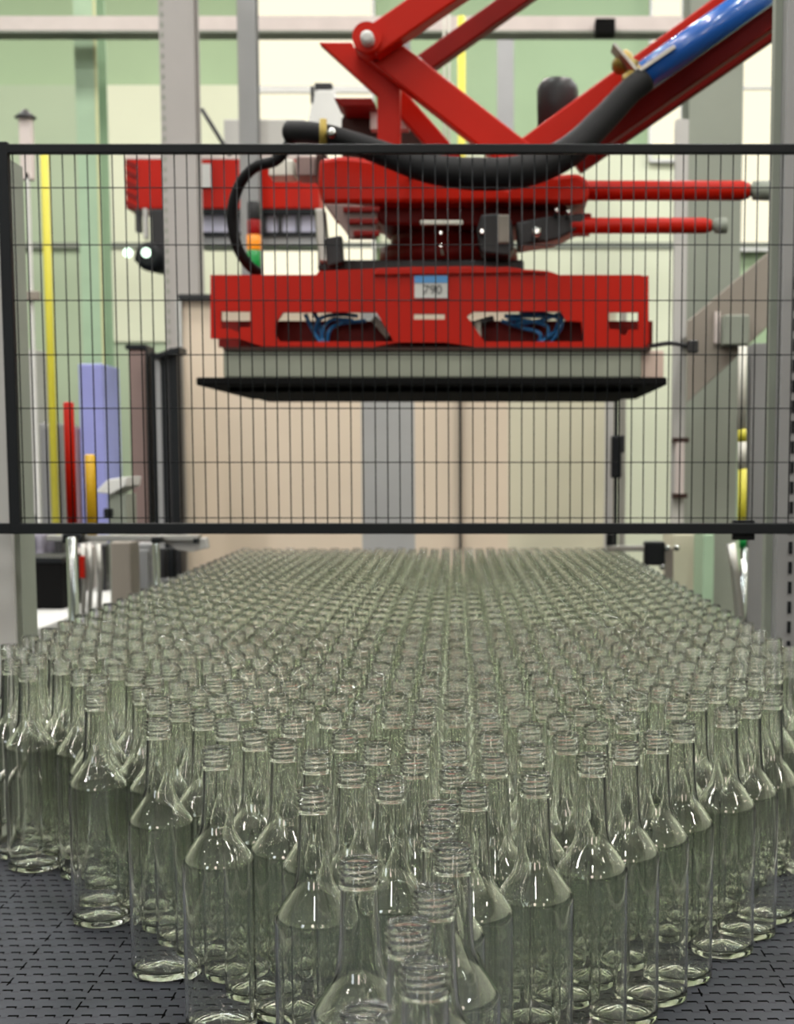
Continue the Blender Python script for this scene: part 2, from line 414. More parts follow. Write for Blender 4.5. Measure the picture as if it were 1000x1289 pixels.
for y in (-2.2, 0.2, 2.6):
    for x in (-.82, .565): cbox('leg', (x, y, 0), (x+.06, y+.06, BELT_Z-.16), 'grey', .004)
    cbox('cross_beam', (-.76, y+.01, .25), (.565, y+.05, .30), 'grey', .003)
# guide rails either side of the bottles
for x in (-.815, .620):
    g = bmesh.new(); bm_tube(g, [(x, -.45, BELT_Z+.10), (x, 3.05, BELT_Z+.10)], .007, 10)
    me = bpy.data.meshes.new('guide_rail'); g.to_mesh(me); g.free(); me.materials.append(M['steel'])
    q = bpy.data.objects.new('guide_rail', me); COL.objects.link(q); q.parent = conv
    for yy in (-.4, 1.3, 3.0): cbox('rail_bracket', (x-.006, yy, BELT_Z+.01), (x+.006, yy+.03, BELT_Z+.10), 'steel', 0, q)

# ------------------------------------------------------------------ bottles
R_B, R_N, R_F, R_T = .0380, .0128, .0142, .0157
H = BOT_H
# outer profile (from base up) excluding the screw finish
z_sh = H-.121      # shoulder edge height
z_nk = H-.088      # foot of the neck
z_fn = H-.0190     # ring under the thread
def outer_profile(fine):
    p = [(0.0,.0105),(.010,.0060),(.022,.0028),(.030,.0012),(.0335,.0004),(.0360,.0014),(.0374,.0036),(.0380,.0075)]
    for t in (np.linspace(.02, z_sh-.006, 5 if fine else 3)): p.append((R_B, t))
    # rounded shoulder edge, cone with a slight concave sweep to the neck
    p += [(.0379, z_sh-.0025),(.0375, z_sh+.0005),(.0366, z_sh+.0032),(.0350, z_sh+.0060)]
    n = 7 if fine else 4
    a = np.array((.0226, z_sh+.0245)); c = np.array((.0182, z_sh+.0315)); d = np.array((.0170, z_sh+.0430))
    if fine: p.append((.0288, z_sh+.0153))
    for k in range(0, n+1):
        t = k/n; q = (1-t)**2*a+2*t*(1-t)*c+t*t*d; p.append((q[0], q[1]))
    p += [(.0161, z_sh+.056), (.0152, z_sh+.075), (.0143, z_fn-.0045)]
    return p
def build_bottle_arrays(seg, fine):
    """returns body (verts, faces) and finish (verts, faces)"""
    out = outer_profile(fine)
    # inner wall
    W = .0024
    inn = []
    for (r, z) in out:
        if r < .001 or (r < .036 and z < .012): continue
        inn.append((r, z))
    base_in = [(0.0,.0150),(.012,.0128),(.024,.0092),(.031,.0078),(.0345,.0098),(R_B-W,.0150)]
    wall_in = [(r-W, z-(.0008 if z > z_sh-.001 else 0)) for (r, z) in inn if z >= .02]
    inner = base_in+wall_in
    inner[-1] = (out[-1][0]-.0026, out[-1][1])
    def lathe(profile, V, Fc, flip, helix=None):
        rings = []
        for (r, z) in profile:
            if r <= 1e-6: V.append((0,0,z)); rings.append([len(V)-1]); continue
            ids = []
            for k in range(seg):
                t = 2*math.pi*k/seg; rr = r
                if helix: rr = r+helix(z, t)
                V.append((rr*math.cos(t), rr*math.sin(t), z)); ids.append(len(V)-1)
            rings.append(ids)
        for a, b in zip(rings[:-1], rings[1:]):
            for k in range(seg):
                k2 = (k+1) % seg
                if len(a) == 1: f = (a[0], b[k2], b[k])
                elif len(b) == 1: f = (a[k], a[k2], b[0])
                else: f = (a[k], a[k2], b[k2], b[k])
                Fc.append(f[::-1] if flip else f)
        return rings
    BV, BF = [], []
    lathe(out, BV, BF, False); lathe(inner, BV, BF, True)
    FV, FF = [], []
    zb = out[-1][1]; zt = H
    pitch = .0046
    def hel(z, t):
        if z < z_fn+.0035 or z > zt-.0032: return 0
        u = ((z-z_fn)/pitch-t/(2*math.pi)) % 1.0
        w = min(1, (z-z_fn-.0035)/.0015, (zt-.0032-z)/.0015)
        return .0014*max(0, math.cos((u-.5)*math.pi*1.25))**1.0*max(0,w) if abs(u-.5) < .4 else 0
    fo = [(out[-1][0], zb), (.0144, z_fn-.0028), (.0154, z_fn-.0016), (.0161, z_fn-.0004), (.0160, z_fn+.0008), (.0150, z_fn+.0020)]
    for zz in np.linspace(z_fn+.0032, zt-.0028, 26 if fine else 9): fo.append((.0146, zz))
    fo += [(.0147, zt-.0016), (.0144, zt-.0005), (.0136, zt), (.0124, zt-.0003), (.0117, zt-.0012)]
    fi = [(.0116, zt-.004), (.0115, z_fn), (out[-1][0]-.0026, zb)]
    lathe(fo+fi, FV, FF, False, hel if fine else (lambda z, t: .0012*max(0, math.cos(((z-z_fn)/pitch % 1-.5)*math.pi*1.25)) if z_fn+.003 < z < zt-.003 and abs((z-z_fn)/pitch % 1-.5) < .4 else 0))
    return BV, BF, FV, FF
def mk_mesh(name, V, Fc):
    me = bpy.data.meshes.new(name); me.from_pydata(V, [], Fc); me.materials.append(M['glass'])
    me.polygons.foreach_set('use_smooth', [True]*len(me.polygons)); me.update(); return me
BV, BF, FV, FF = build_bottle_arrays(48, True)
body_me = mk_mesh('glass_bottle', BV, BF); fin_me = mk_mesh('screw_thread', FV, FF)

# --- where the bottles stand: rim centres read off for the ragged front, packed lattice behind
fronts = [  # (picture column of the rim, row of its top edge, label)
 (461,1262,'lowest bottle of all, only its blurred rim showing at the bottom of the picture'),
 (535,1203,'blurred bottle rim second lowest in the single file, over the very lowest rim'),
 (515,1154,'bottle third from the front end of the single file of rims'),
 (547,1111,'bottle fourth from the front end of the single file of rims'),
 (452,1075,'large bottle whose shoulder shows fully just beside the single file, at its near end'),
 (570,1059,'bottle fifth from the front end of the single file of rims'),
 (552,1031,'bottle sixth from the front end of the single file of rims'),
 (557.5,1005,'bottle seventh from the front end of the single file of rims'),
 (596,984,'bottle with a tall neck just past the file, standing just beside the seventh rim'),
 (572,963,'bottle directly behind the last overlapping rims of the single file'),
 (522,947,'bottle behind the gap between the single file and its left neighbour rows'),
 (623,946,'bottle behind the tall-necked one right of the file'),
 (492,975,'bottle with a bright vertical streak on its shoulder behind the large near bottle'),
 (443,957,'bottle between the two bright-streaked shoulders left of the single file'),
 (395,988,'front-row bottle with a white streak on its shoulder next to the large near bottle'),
 (398,942,'bottle directly behind the white-streaked front-row bottle'),
 (357,928,'bottle peeking out between the third and fourth front-row bottles from the left belt corner'),
 (321,915,'bottle standing behind the broad dark-shouldered front-row bottle'),
 (272,937,'front-row bottle with a broad dark shoulder and its base cropped by the picture edge'),
 (199,902,'front-row bottle with its base fully seen on the belt, second from the left belt corner'),
 (198,872,'bottle directly behind the one second from the left belt corner'),
 (120,869,'front-row bottle with a greenish glowing base ring, nearest the left belt corner'),
 (119,858,'bottle hidden close behind the one with the greenish glowing base ring'),
 (35,835,'bottle at the left picture edge with a pale base over the open belt'),
 (14,827,'bottle half cut by the left picture edge'),
 (674,969,'front-row bottle with a tall neck and wide streaked shoulder right of the single file'),
 (670,933,'bottle straight behind the wide streaked shoulder right of the single file'),
 (713,919,'bottle behind and between the two widest front-row bottles on the right'),
 (746,945,'front-row bottle next to the right of the wide streaked shoulder'),
 (788,931,'front-row bottle third of the slanting row on the right'),
 (827,918,'front-row bottle fourth of the slanting row, base visible on the belt'),
 (860,905,'front-row bottle at the inner corner of the slanting row with a dark edge'),
 (915,888,'front-row bottle beyond the step in the row, base standing free on the right belt'),
 (945,877,'front-row bottle next behind the one standing at the step on the right'),
 (972,867,'front-row bottle nearest the right picture edge'),
 (227,881,None),
 (256,891,None),
 (287,903,None),
 (751,907,None),
 (790,895,None),
 (434,917,None),
 (475,931,None),
 (526,917,None),
 (572,932,None),
 (618,918,None),
]
zr = BELT_Z+BOT_H
def to_belt(p): return np.array((Vector((p.x,p.y,0)).dot(br), Vector((p.x,p.y,0)).dot(bd)))
fix = []
for x, y, lb in fronts:
    w = (y-HOR)/9.54; fix.append(to_belt(at_z(x, y+.10*w, zr)))
fix = np.array(fix)
FX = [f for f in fronts]
# rims of the second rank: nothing of the lattice stands nearer than these
second = [(-20,808),(119,848),(173,864),(199,870),(256,889),(321,913),(398,940),(443,955),(492,972),(522,945),(572,960),(623,944),(670,931),(711,919),(751,905),(787,895),(821,886),(856,876),(900,862),(945,855),(990,845),(1040,835)]
sb = sorted(tuple(to_belt(at_z(x, y+.10*(y-HOR)/9.54, zr))) for x, y in second)
su = np.array([q[0] for q in sb]); sv = np.array([q[1] for q in sb])
# front boundary (u -> v)
bl = [(-.80,2.62)]+sorted([tuple(fix[i]) for i, f in enumerate(fronts) if f[0] in (35,120,199,272,395,452,570,596,674,746,788,824,860,915,945,972)])+[(.62,2.32)]
bu = np.array([b[0] for b in bl]); bv = np.array([b[1] for b in bl])
D = .0772; u0, v0 = fix[9]
pts = []
VEND = to_belt(at_z(578, 690, zr))[1]
j = -8
while True:
    v = v0+j*D*math.sqrt(3)/2
    if v > VEND: break
    half = (j % 2 == 1)
    for k in range(-10, 8):
        kk = k+.5 if half else k
        if half and kk < -9.6 or not half and (kk < -9.2 or kk > 7.1) or half and kk > 7: continue
        u = u0+kk*D
        if v < np.interp(u, su, sv)-.012: continue
        pts.append((u+rng.uniform(-.0015,.0015), v+rng.uniform(-.0015,.0015)))
    j += 1
pts = np.array(pts)
d = np.sqrt(((pts[:,None]-fix[None])**2).sum(-1)).min(1)
pts = pts[d > .058]
n_fix = len(fix); A = np.vstack([fix, pts])
MIND = .0766
for it in range(220):
    order = A
    diff = A[:,None]-A[None]; dist = np.sqrt((diff**2).sum(-1)); np.fill_diagonal(dist, 9)
    ov = np.clip(MIND-dist, 0, None)
    if ov.max() < 2e-5: break
    mv = (diff/np.maximum(dist,1e-6)[...,None]*ov[...,None]*.5).sum(1)
    mv[:n_fix] = 0
    A = A+mv*.9
dd = np.sqrt(((A[:,None]-A[None])**2).sum(-1)); np.fill_diagonal(dd, 9); ij = np.argwhere(dd < .0752)
for i_, j_ in ij:
    if i_ < j_: print('NEAR', i_, j_, round(dd[i_,j_],4), fronts[i_][:2] if i_ < n_fix else '', fronts[j_][:2] if j_ < n_fix else '')
order = list(range(n_fix))+sorted(range(n_fix, len(A)), key=lambda i: A[i,1])
A = A[order]
NB = len(A); N_IND = 300
print('bottles', NB)
def wpos(uv): v = br*float(uv[0])+bd*float(uv[1]); return Vector((v.x, v.y, BELT_Z+.0001))
# what shows: bottles inside the picture; individuals are the nearest of them
def seen(uv):
    p = wpos(uv); p.z = zr
    q = p-Vector((0,0,CZ)); dep = q.y*CP-q.z*SP
    return abs((q.x/dep*F+PX)-500) < 545
vis = [i for i in range(NB) if seen(A[i])]
vis.sort(key=lambda i: A[i][1]); ind = vis[:N_IND]; rest = [i for i in range(NB) if i not in set(ind)]
proto = bpy.data.objects.new('glass_bottle', body_me); COL.objects.link(proto)
pc = bpy.data.objects.new('screw_thread', fin_me); COL.objects.link(pc); pc.parent = proto
proto['category'] = 'bottle'; proto['group'] = 'empty glass bottles on the conveyor'
files = {}
ORD = 'first second third fourth fifth sixth seventh eighth ninth tenth eleventh twelfth thirteenth fourteenth fifteenth sixteenth seventeenth eighteenth nineteenth twentieth'.split()+['%dth' % q for q in range(21, 60)]
for n, i in enumerate(ind):
    if n == 0: o = proto
    else:
        o = proto.copy(); COL.objects.link(o); c = pc.copy(); COL.objects.link(c); c.parent = o
    o.location = wpos(A[i]); o.rotation_euler = (0,0,random.uniform(0,6.28))
    o['group'] = 'empty glass bottles on the conveyor'
    file_ = int(round((A[i][0]-u0)/(D/2)))
    files.setdefault(file_, 0); files[file_] += 1
    nth = files[file_]
    if order[i] < n_fix and fronts[order[i]][2]: o['label'] = fronts[order[i]][2]
    elif file_ == 0: o['label'] = 'clear glass bottle %s from the front in the long central file' % ORD[nth-1]
    else: o['label'] = 'clear glass bottle %s from the front, %s file %s of the central file' % (ORD[nth-1], ORD[abs(file_)-1], 'left' if file_ < 0 else 'right')
# the far remainder of the crowd as one object
V2, F2, V3, F3 = build_bottle_arrays(20, False)
nb = len(V2); V = V2+V3; Fc = F2+[tuple(q+nb for q in f) for f in F3]
Va = np.array(V); nv = len(Va)
allv = []; allf = []
for n, i in enumerate(rest):
    p = wpos(A[i]); a = random.uniform(0,6.28); ca, sa = math.cos(a), math.sin(a)
    w = Va.copy(); w[:,0] = Va[:,0]*ca-Va[:,1]*sa+p.x; w[:,1] = Va[:,0]*sa+Va[:,1]*ca+p.y; w[:,2] += p.z
    allv.append(w); allf += [tuple(q+n*nv for q in f) for f in Fc]
allv = np.vstack(allv); base = wpos((0, 4.2)); allv -= np.array(base)
me = bpy.data.meshes.new('distant_glass_bottles'); me.from_pydata(allv.tolist(), [], allf)
me.polygons.foreach_set('use_smooth', [True]*len(me.polygons)); me.materials.append(M['glass']); me.update()
o = bpy.data.objects.new('distant_glass_bottles', me); COL.objects.link(o); o.location = base
props(o, 'mass of empty glass bottles filling the far part of the conveyor under the fence', 'bottles', None, 'stuff')

# ------------------------------------------------------------------ sheet and frame behind the gripper
r = thing('backing_sheet', (at_y(500,690,7.4).x, 7.4, at_y(500,700,7.4).z), 'large beige sheet standing behind the hanging gripper', 'panel')
lo, hi = pxbox(228, 374, 784, 705, 7.4, .03); lo = (lo[0], lo[1], BELT_Z-.1)
def sh(name, x0, x1, m, top=374, d0=0): 
    l, h = pxbox(x0, top, x1, 705, 7.4-d0, .03); return box(name, (l[0], 7.4-d0, BELT_Z-.1), (h[0], 7.43, h[2]), m, r)
sh('sheet', 228, 455, 'sheet'); sh('sheet', 455, 522, 'sheetblue'); sh('sheet', 522, 640, 'sheet'); sh('sheet', 640, 775, 'sheetolive')
pbox('top_channel', 224, 370, 790, 377, 7.36, .09, 'dgrey', r, .004)
l, h = pxbox(578, 374, 581, 705, 7.37, .03); box('joint_strip', (l[0],7.37,BELT_Z-.1),(h[0],7.40,h[2]),'dgrey', r)
for x in (228, 784):
    l, h = pxbox(x-3, 374, x+4, 705, 7.38, .06); box('leg', (l[0],7.38,0),(h[0],7.44,h[2]),'steel', r)
r = thing('sensor_pole', (at_y(775,690,6.3).x, 6.3, 0), 'slim dark pole with a black switch box beside the beige sheet', 'pole')
l, h = pxbox(773, 492, 778, 700, 6.3, .02); box('shaft', (l[0],6.3,0),(h[0],6.32,h[2]),'black', r)
pbox('switch_box', 770, 548, 783, 602, 6.27, .06, 'black', r, .008); pbox('knob', 782, 548, 787, 570, 6.27, .04, 'dgrey', r, .004)
l, h = pxbox(762, 492, 772, 700, 6.4, .02); rr = box('aluminium_profile', (l[0],6.4,0),(h[0],6.44,h[2]),'lgrey'); props(rr, 'pale upright profile directly beside the slim dark switch pole', 'profile')

# ------------------------------------------------------------------ robot with parallelogram arm
RY = 4.75
rob = thing('palletizing_robot', (at_y(600,260,5.2).x, 5.2, at_y(600,340,5.2).z), 'red palletizing robot arm with black hoses reaching in from the upper right', 'robot')
def link(name, a, b, w, Y, d, m='red', par=None, bev=.006):
    """flat bar between picture points a and b of picture width w"""
    ax, ay = a; bx, by = b; dx, dy = bx-ax, by-ay; L = math.hypot(dx,dy); nx, ny = -dy/L*w/2, dx/L*w/2
    return pprism(name, [(ax+nx,ay+ny),(bx+nx,by+ny),(bx-nx,by-ny),(ax-nx,ay-ny)], Y, d, m, par or rob, bev)
link('upper_link', (464,54), (760,-150), 37, 4.70, .09)
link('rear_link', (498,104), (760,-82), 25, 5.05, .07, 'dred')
link('fore_link', (458,44), (668,208), 42, 4.78, .08)
pprism('pivot_plate', [(401,53),(443,53),(447,61),(456,60),(504,101),(504,205),(475,205),(475,119),(466,112)], 4.86, .05, 'red', rob, .004)
l = pprism('pivot_plate', [(420,123),(468,123),(474,134),(430,134)], 4.98, .2, 'dred', rob, .004)
link('brace', (498,120), (572,205), 26, 5.0, .05)
for (px_, py_, rr_) in ((462,46,8),):
    bm = bmesh.new(); p = at_y(px_,py_,4.63)
    bm_lathe(bm, p, [(0,.008),(.004,.018),(.06,.018),(.08,.016)], 20, Vector((0,1,0))); finish('pivot_pin', bm, 'lgrey', rob)
    bm = bmesh.new(); p = at_y(px_,py_,4.675)
    bm_lathe(bm, p, [(0,.040),(.1,.040)], 28, Vector((0,1,0))); finish('pivot_boss', bm, 'red', rob)
link('main_arm', (640,212), (1010,-58), 42, 4.80, .12)
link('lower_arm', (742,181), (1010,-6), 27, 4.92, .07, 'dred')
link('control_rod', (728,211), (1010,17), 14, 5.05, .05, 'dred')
# blue balancing cylinder
bm = bmesh.new(); a = at_y(812,96,4.62); b_ = at_y(1010,-44,4.62); ax = b_-a
bm_lathe(bm, a, [(0,.030),(.004,.040),(ax.length,.040)], 32, ax); bc = finish('balance_cylinder', bm, 'blue', rob)
bm = bmesh.new(); u = ax.normalized()
bm_lathe(bm, a-u*.055, [(0,.028),(.006,.036),(.03,.037),(.036,.030),(.055,.034),(.058,.034)], 24, ax); finish('brass_collar', bm, 'brass', rob)
bm = bmesh.new(); p = at_y(776,72,4.70); q = at_y(796,88,4.70)
bm_lathe(bm, p, [(0,.020),(.01,.033),(.03,.034),(.04,.026),(.06,.03)], 20, q-p); finish('brass_collar', bm, 'brass', rob)
link('bracket_plate', (773,54), (806,92), 4, 4.60, .09, 'steel', None, .001)
link('bracket_plate', (806,88), (850,58), 5, 4.57, .06, 'steel', None, .001)
# hoses
ptube('black_hose', [(812,100,4.6),(790,118,4.58),(760,150,4.55),(715,192,4.5),(660,215,4.45),(600,219,4.43),(540,212,4.43),(490,196,4.45),(440,178,4.45),(400,168,4.45),(365,166,4.5)],
      [.034,.034,.036,.040,.042,.042,.038,.032,.028,.028,.030], 'rubber', rob, 20, 6)
ptube('black_hose', [(372,168,4.5),(350,200,4.52),(322,210,4.55),(302,232,4.58),(292,268,4.6),(298,308,4.62),(312,332,4.65),(324,342,4.7)],
      .0145, 'rubber', rob, 14, 8)
bm = bmesh.new(); bm_tube(bm, [at_y(407,150,4.37), at_y(407,186,4.37)], .010, 10); finish('hose_clamp', bm, 'brass', rob)
bm = bmesh.new(); bm_lathe(bm, at_y(417,166,4.34), [(0,.006),(.006,.012),(.03,.012)], 12, Vector((0,1,0))); finish('hose_screw', bm, 'chrome', rob)
# brown bracket with cream blocks
pprism('rear_bracket', [(430,150),(436,140),(528,140),(537,150),(537,196),(430,196)], 5.15, .12, 'brown', rob, .004)
pbox('cream_block', 466, 137, 476, 163, 5.05, .05, 'white', rob, .003); pbox('cream_block', 502, 137, 515, 163, 5.05, .05, 'white', rob, .003)
pbox('valve_block', 372, 196, 398, 222, 4.75, .12, 'mauve', rob, .006); pbox('valve_block', 338, 200, 370, 222, 4.8, .1, 'cream', rob, .006)
pbox('valve_block', 398, 194, 412, 232, 4.7, .06, 'brown', rob, .004)
pbox('connector', 434, 198, 446, 220, 4.66, .04, 'white', rob, .004); pbox('connector', 466, 198, 474, 218, 4.66, .04, 'white', rob, .004)
pbox('connector_block', 446, 200, 468, 218, 4.7, .06, 'dgrey', rob, .004)
# wrist housing
pprism('wrist_housing', [(400,232),(402,200),(430,196),(560,210),(640,236),(660,222),(730,218),(742,228),(742,252),(730,257),(640,255),(405,256)], 4.62, .42, 'red', rob, .012)
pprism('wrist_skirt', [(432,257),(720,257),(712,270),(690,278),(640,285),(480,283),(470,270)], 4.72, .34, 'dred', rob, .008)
bm = bmesh.new(); p = at_y(545,336,4.95)
sc_ = 2100/4.95*1.0
bm_lathe(bm, at_y(565,337,4.98), [(0,.205),(.05,.20),(.055,.17),(.10,.165),(.105,.21),(.13,.21)], 40); finish('rotary_flange', bm, 'dred', rob)
pprism('slotted_bracket', [(408,257),(440,257),(474,262),(474,300),(440,300),(434,290)], 4.60, .03, 'mauve', rob, .003)
for k, (a, b2) in enumerate(((432,478),(438,476),(445,478))):
    pbox('cable_clip', a, 260+k*15, b2, 267+k*15, 4.585, .012, 'dred', rob, .003)
pbox('light_strip', 529, 277, 583, 283, 4.60, .02, 'cream', rob, .003)
pprism('gear_cover', [(600,290),(606,270),(628,268),(644,276),(648,310),(640,322),(606,318)], 4.58, .16, 'dgrey', rob, .006)
pbox('gear_cover', 627, 270, 642, 306, 4.56, .02, 'taupe', rob, .004)
pprism('gear_cover', [(650,280),(690,272),(735,268),(735,285),(700,302),(652,310)], 4.64, .16, 'dgrey', rob, .006)
for (px_, py_, s_) in ((607,291,.008),(676,291,.012),(701,264,.006),(716,266,.006),(555,293,.006),(555,309,.006),(514,217,.005)):
    bm = bmesh.new(); bm_lathe(bm, at_y(px_,py_,4.53), [(0,s_*.5),(.003,s_),(.02,s_),(.16,s_)], 12, Vector((0,1,0))); finish('bolt', bm, 'chrome', rob)
pbox('base_plate', 400, 327, 660, 341, 4.70, .45, 'dgrey', rob, .006)
pbox('adapter_block', 400, 300, 408, 335, 4.7, .04, 'steel', rob, .004)
pprism('hanging_valve', [(396,262),(408,262),(412,300),(430,318),(428,330),(402,330),(398,300)], 4.66, .06, 'steel', rob, .005)
pprism('hanging_valve', [(408,300),(430,296),(432,330),(412,336)], 4.62, .05, 'dgrey', rob, .005)
# motor on the wrist
bm = bmesh.new(); bm_lathe(bm, at_y(702,205,4.95), [(0,.035),(.09,.035),(.10,.058),(.20,.060),(.215,.056),(.232,.042),(.238,.01)], 32); finish('motor', bm, 'dgrey', rob)
# horizontal pneumatic cylinders to the right
def pcyl(name, x0, x1, yc, r, Y, m, capx, par):
    bm = bmesh.new(); a = at_y(x0,yc,Y); b2 = at_y(x1,yc,Y); b2.z = a.z
    bm_lathe(bm, a, [(0,r*.8),(.01,r),((b2-a).length-.02,r),((b2-a).length,r*.75)], 24, b2-a); c = finish(name, bm, m, par)
    bm = bmesh.new(); e = at_y(capx,yc,Y); e.z = a.z
    bm_lathe(bm, b2, [(0,r*.6),(.008,r*.6),(.009,r*.95),((e-b2).length-.004,r*1.02),((e-b2).length,r*.8)], 20, b2-a); finish('end_cap', bm, 'ggrey', c)
pcyl('pneumatic_cylinder', 728, 944, 240, .0270, 4.72, 'red', 970, rob)
pcyl('pneumatic_cylinder', 715, 896, 284, .0215, 4.66, 'red', 916, rob)
pbox('cylinder_mount', 722, 268, 745, 292, 4.66, .1, 'dred', rob, .004)

# ------------------------------------------------------------------ vacuum gripper
GY = 4.55
gr = thing('vacuum_gripper', (at_y(545,500,GY).x, GY+.5, at_y(545,500,GY+.5).z), 'wide red gripper head with black suction plate hanging over the far bottles', 'gripper')
top = [(265,346),(398,346),(402,341),(520,336),(600,335),(690,341),(708,347),(817,347)]
bot = [(817,430),(812,437),(700,437),(600,437),(560,431),(500,431),(470,437),(330,436),(300,426),(265,426)]
holes = [[(278,392),(315,392),(315,412),(303,412),(300,418),(290,414),(278,413)],
         [(767,393),(804,393),(804,415),(792,415),(788,422),(782,421),(780,415),(767,414)],
         [(349,404),(356,393),(474,393),(496,430),(352,430),(346,420)],
         [(610,430),(588,398),(596,392),(706,392),(713,404),(732,405),(735,430)],
         [(521,395),(560,395),(560,402),(521,402)]]
pprism('front_plate', top+bot, GY, .02, 'red', gr, 0, holes)
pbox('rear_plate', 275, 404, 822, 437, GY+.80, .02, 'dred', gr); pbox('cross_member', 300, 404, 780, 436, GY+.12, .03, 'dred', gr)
l, h = pxbox(265, 346, 817, 350, GY+.02, .8); box('top_plate', (l[0]+.02, GY+.02, h[2]-.012), (h[0]-.02, GY+.80, h[2]), 'red', gr)
bm = bmesh.new(); 
pprism('top_ridge', [(470,346),(476,338),(640,336),(690,343)], GY-.012, .012, 'red', gr, .002)
lb = pbox('label_plate', 522, 347, 564.5, 375, GY-.005, .004, 'label', gr)
pbox('label_header', 522, 347, 564.5, 356, GY-.007, .002, 'skyblue', lb)
tx = bpy.data.curves.new('label_number', 'FONT'); tx.body = '790'; tx.size = .034; tx.extrude = .0006; tx.align_x = 'CENTER'
tx.materials.append(M['ink'])
tmp = bpy.data.objects.new('tmp', tx); COL.objects.link(tmp); bpy.context.view_layer.update()
tme = bpy.data.meshes.new_from_object(tmp.evaluated_get(bpy.context.evaluated_depsgraph_get())); bpy.data.objects.remove(tmp)
to = bpy.data.objects.new('label_number', tme); COL.objects.link(to); to.parent = lb
to.location = at_y(545, 370, GY-.0065)-world_loc(lb); to.rotation_euler = (math.pi/2,0,0)
pbox('cream_block', 598, 404, 606, 430, GY+.05, .03, 'cream', gr, .003)
link('air_valve', (470,400), (490,424), 9, GY+.04, .03, 'taupe', gr, .003)
link('air_valve', (595,408), (622,400), 7, GY+.06, .03, 'dgrey', gr, .003)
for pts_ in ([(385,396),(392,412),(404,432)], [(396,394),(402,408),(408,436)], [(444,403),(420,402),(408,412),(404,436)], [(450,398),(425,396),(402,402),(397,420)], [(460,404),(430,407),(415,416),(412,436)],
             [(640,402),(665,404),(690,412),(684,436)], [(636,398),(670,398),(702,400),(697,420),(680,430)], [(650,408),(680,404),(706,396),(704,412),(690,424)], [(632,404),(655,412),(680,420),(676,436)], [(655,394),(690,396),(708,408),(690,436)]):
    ptube('air_hose', [(x,y,GY+.05+.02*(i%2)) for i,(x,y) in enumerate(pts_)], .0055, 'hose', gr, 10, 5)
pprism('corner_bracket', [(303,426),(312,416),(322,430),(372,436),(372,441),(315,441)], GY+.05, .04, 'dred', gr, .002)
pprism('corner_bracket', [(700,436),(775,436),(785,426),(790,434),(778,441),(700,441)], GY+.05, .04, 'dred', gr, .002)
# vacuum chamber and plate, 1.0 m deep
l, h = pxbox(281, 441, 808, 476, GY, .95); box('vacuum_chamber', l, h, 'beige', gr, .006)
l2, h2 = pxbox(808, 441, 836, 476, GY+.02, .9); box('chamber_end', (h[0],GY+.02,l2[2]), (h2[0],GY+.92,h2[2]), 'sheetpink', gr, .004)
l, h = pxbox(281, 437, 820, 441, GY-.01, .95); box('chamber_lid', l, h, 'brown', gr)
l, h = pxbox(247, 475, 840, 485, GY-.03, 1.0); box('suction_plate', l, (h[0], GY+.97, h[2]), 'matte', gr, .004)
l2, h2 = pxbox(285, 478, 805, 490, GY+.06, .8); box('suction_foam', (l2[0], GY+.1, l[2]-.012), (h2[0], GY+.88, l[2]), 'matte', gr, .004)
ptube('cable', [(818,436,4.6),(845,432,4.6),(868,436,4.6)], .006, 'dgrey', gr, 8, 4)
pbox('cable_box', 866, 428, 880, 444, 4.58, .04, 'dgrey', gr, .004)

# ------------------------------------------------------------------ things behind, left
r = thing('signal_tower', (at_y(320,345,7.9).x, 7.9, 0), 'signal tower light with red, orange and green lenses beside the black hose loop', 'signal light')
def drum(name, xc, y0, y1, rad, Y, m, par):
    bm = bmesh.new(); a = at_y(xc,y1,Y); b2 = at_y(xc,y0,Y); h_ = b2.z-a.z
    bm_lathe(bm, (a.x,Y,a.z), [(0,rad*.92),(.004,rad),(h_-.004,rad),(h_,rad*.92)], 20); return finish(name, bm, m, par)
drum('cap', 320, 254, 277, .031, 7.9, 'dgrey', r); drum('red_lens', 320, 277, 296, .031, 7.9, 'redlamp', r)
drum('orange_lens', 320, 296, 315, .033, 7.9, 'orangelamp', r); drum('green_lens', 320, 315, 338, .031, 7.9, 'greenlamp', r); box('stem', (at_y(320,345,7.9).x-.014,7.886,0), (at_y(320,345,7.9).x+.014,7.914,at_y(320,338,7.9).z), 'dgrey', r)
# red overhead beam with truss under it
r = thing('overhead_beam', (at_y(280,300,9.6).x, 9.6, at_y(280,308,9.6).z), 'red horizontal beam with striped end behind the left columns', 'beam')
pbox('beam_body', 158, 200, 402, 263, 9.6, .3, 'red', r, .01)
bm = bmesh.new()
for k in range(5):
    bm_prism(bm, [at_y(158,200+k*13,9.59), at_y(173,207+k*13,9.59), at_y(173,213+k*13,9.59), at_y(158,206+k*13,9.59)], .01)
finish('end_stripes', bm, 'dred', r)
pbox('top_strip', 158, 195, 402, 200, 9.6, .3, 'rail', r); pbox('under_strip', 196, 263, 402, 269, 9.6, .3, 'black', r)
pbox('lower_rail', 250, 292, 402, 297, 9.6, .25, 'black', r); pbox('lower_tray', 250, 297, 402, 309, 9.62, .25, 'grey', r)
bm = bmesh.new()
for x in (296, 330, 350, 373, 398): 
    a, b2 = pxbox(x, 269, x+5, 292, 9.62, .03); bm_box(bm, a, b2)
finish('web_plates', bm, 'dgrey', r)
pbox('infill', 250, 269, 402, 292, 9.66, .2, 'palelilac', r)
pbox('white_label', 250, 206, 265, 236, 9.585, .012, 'white', r)
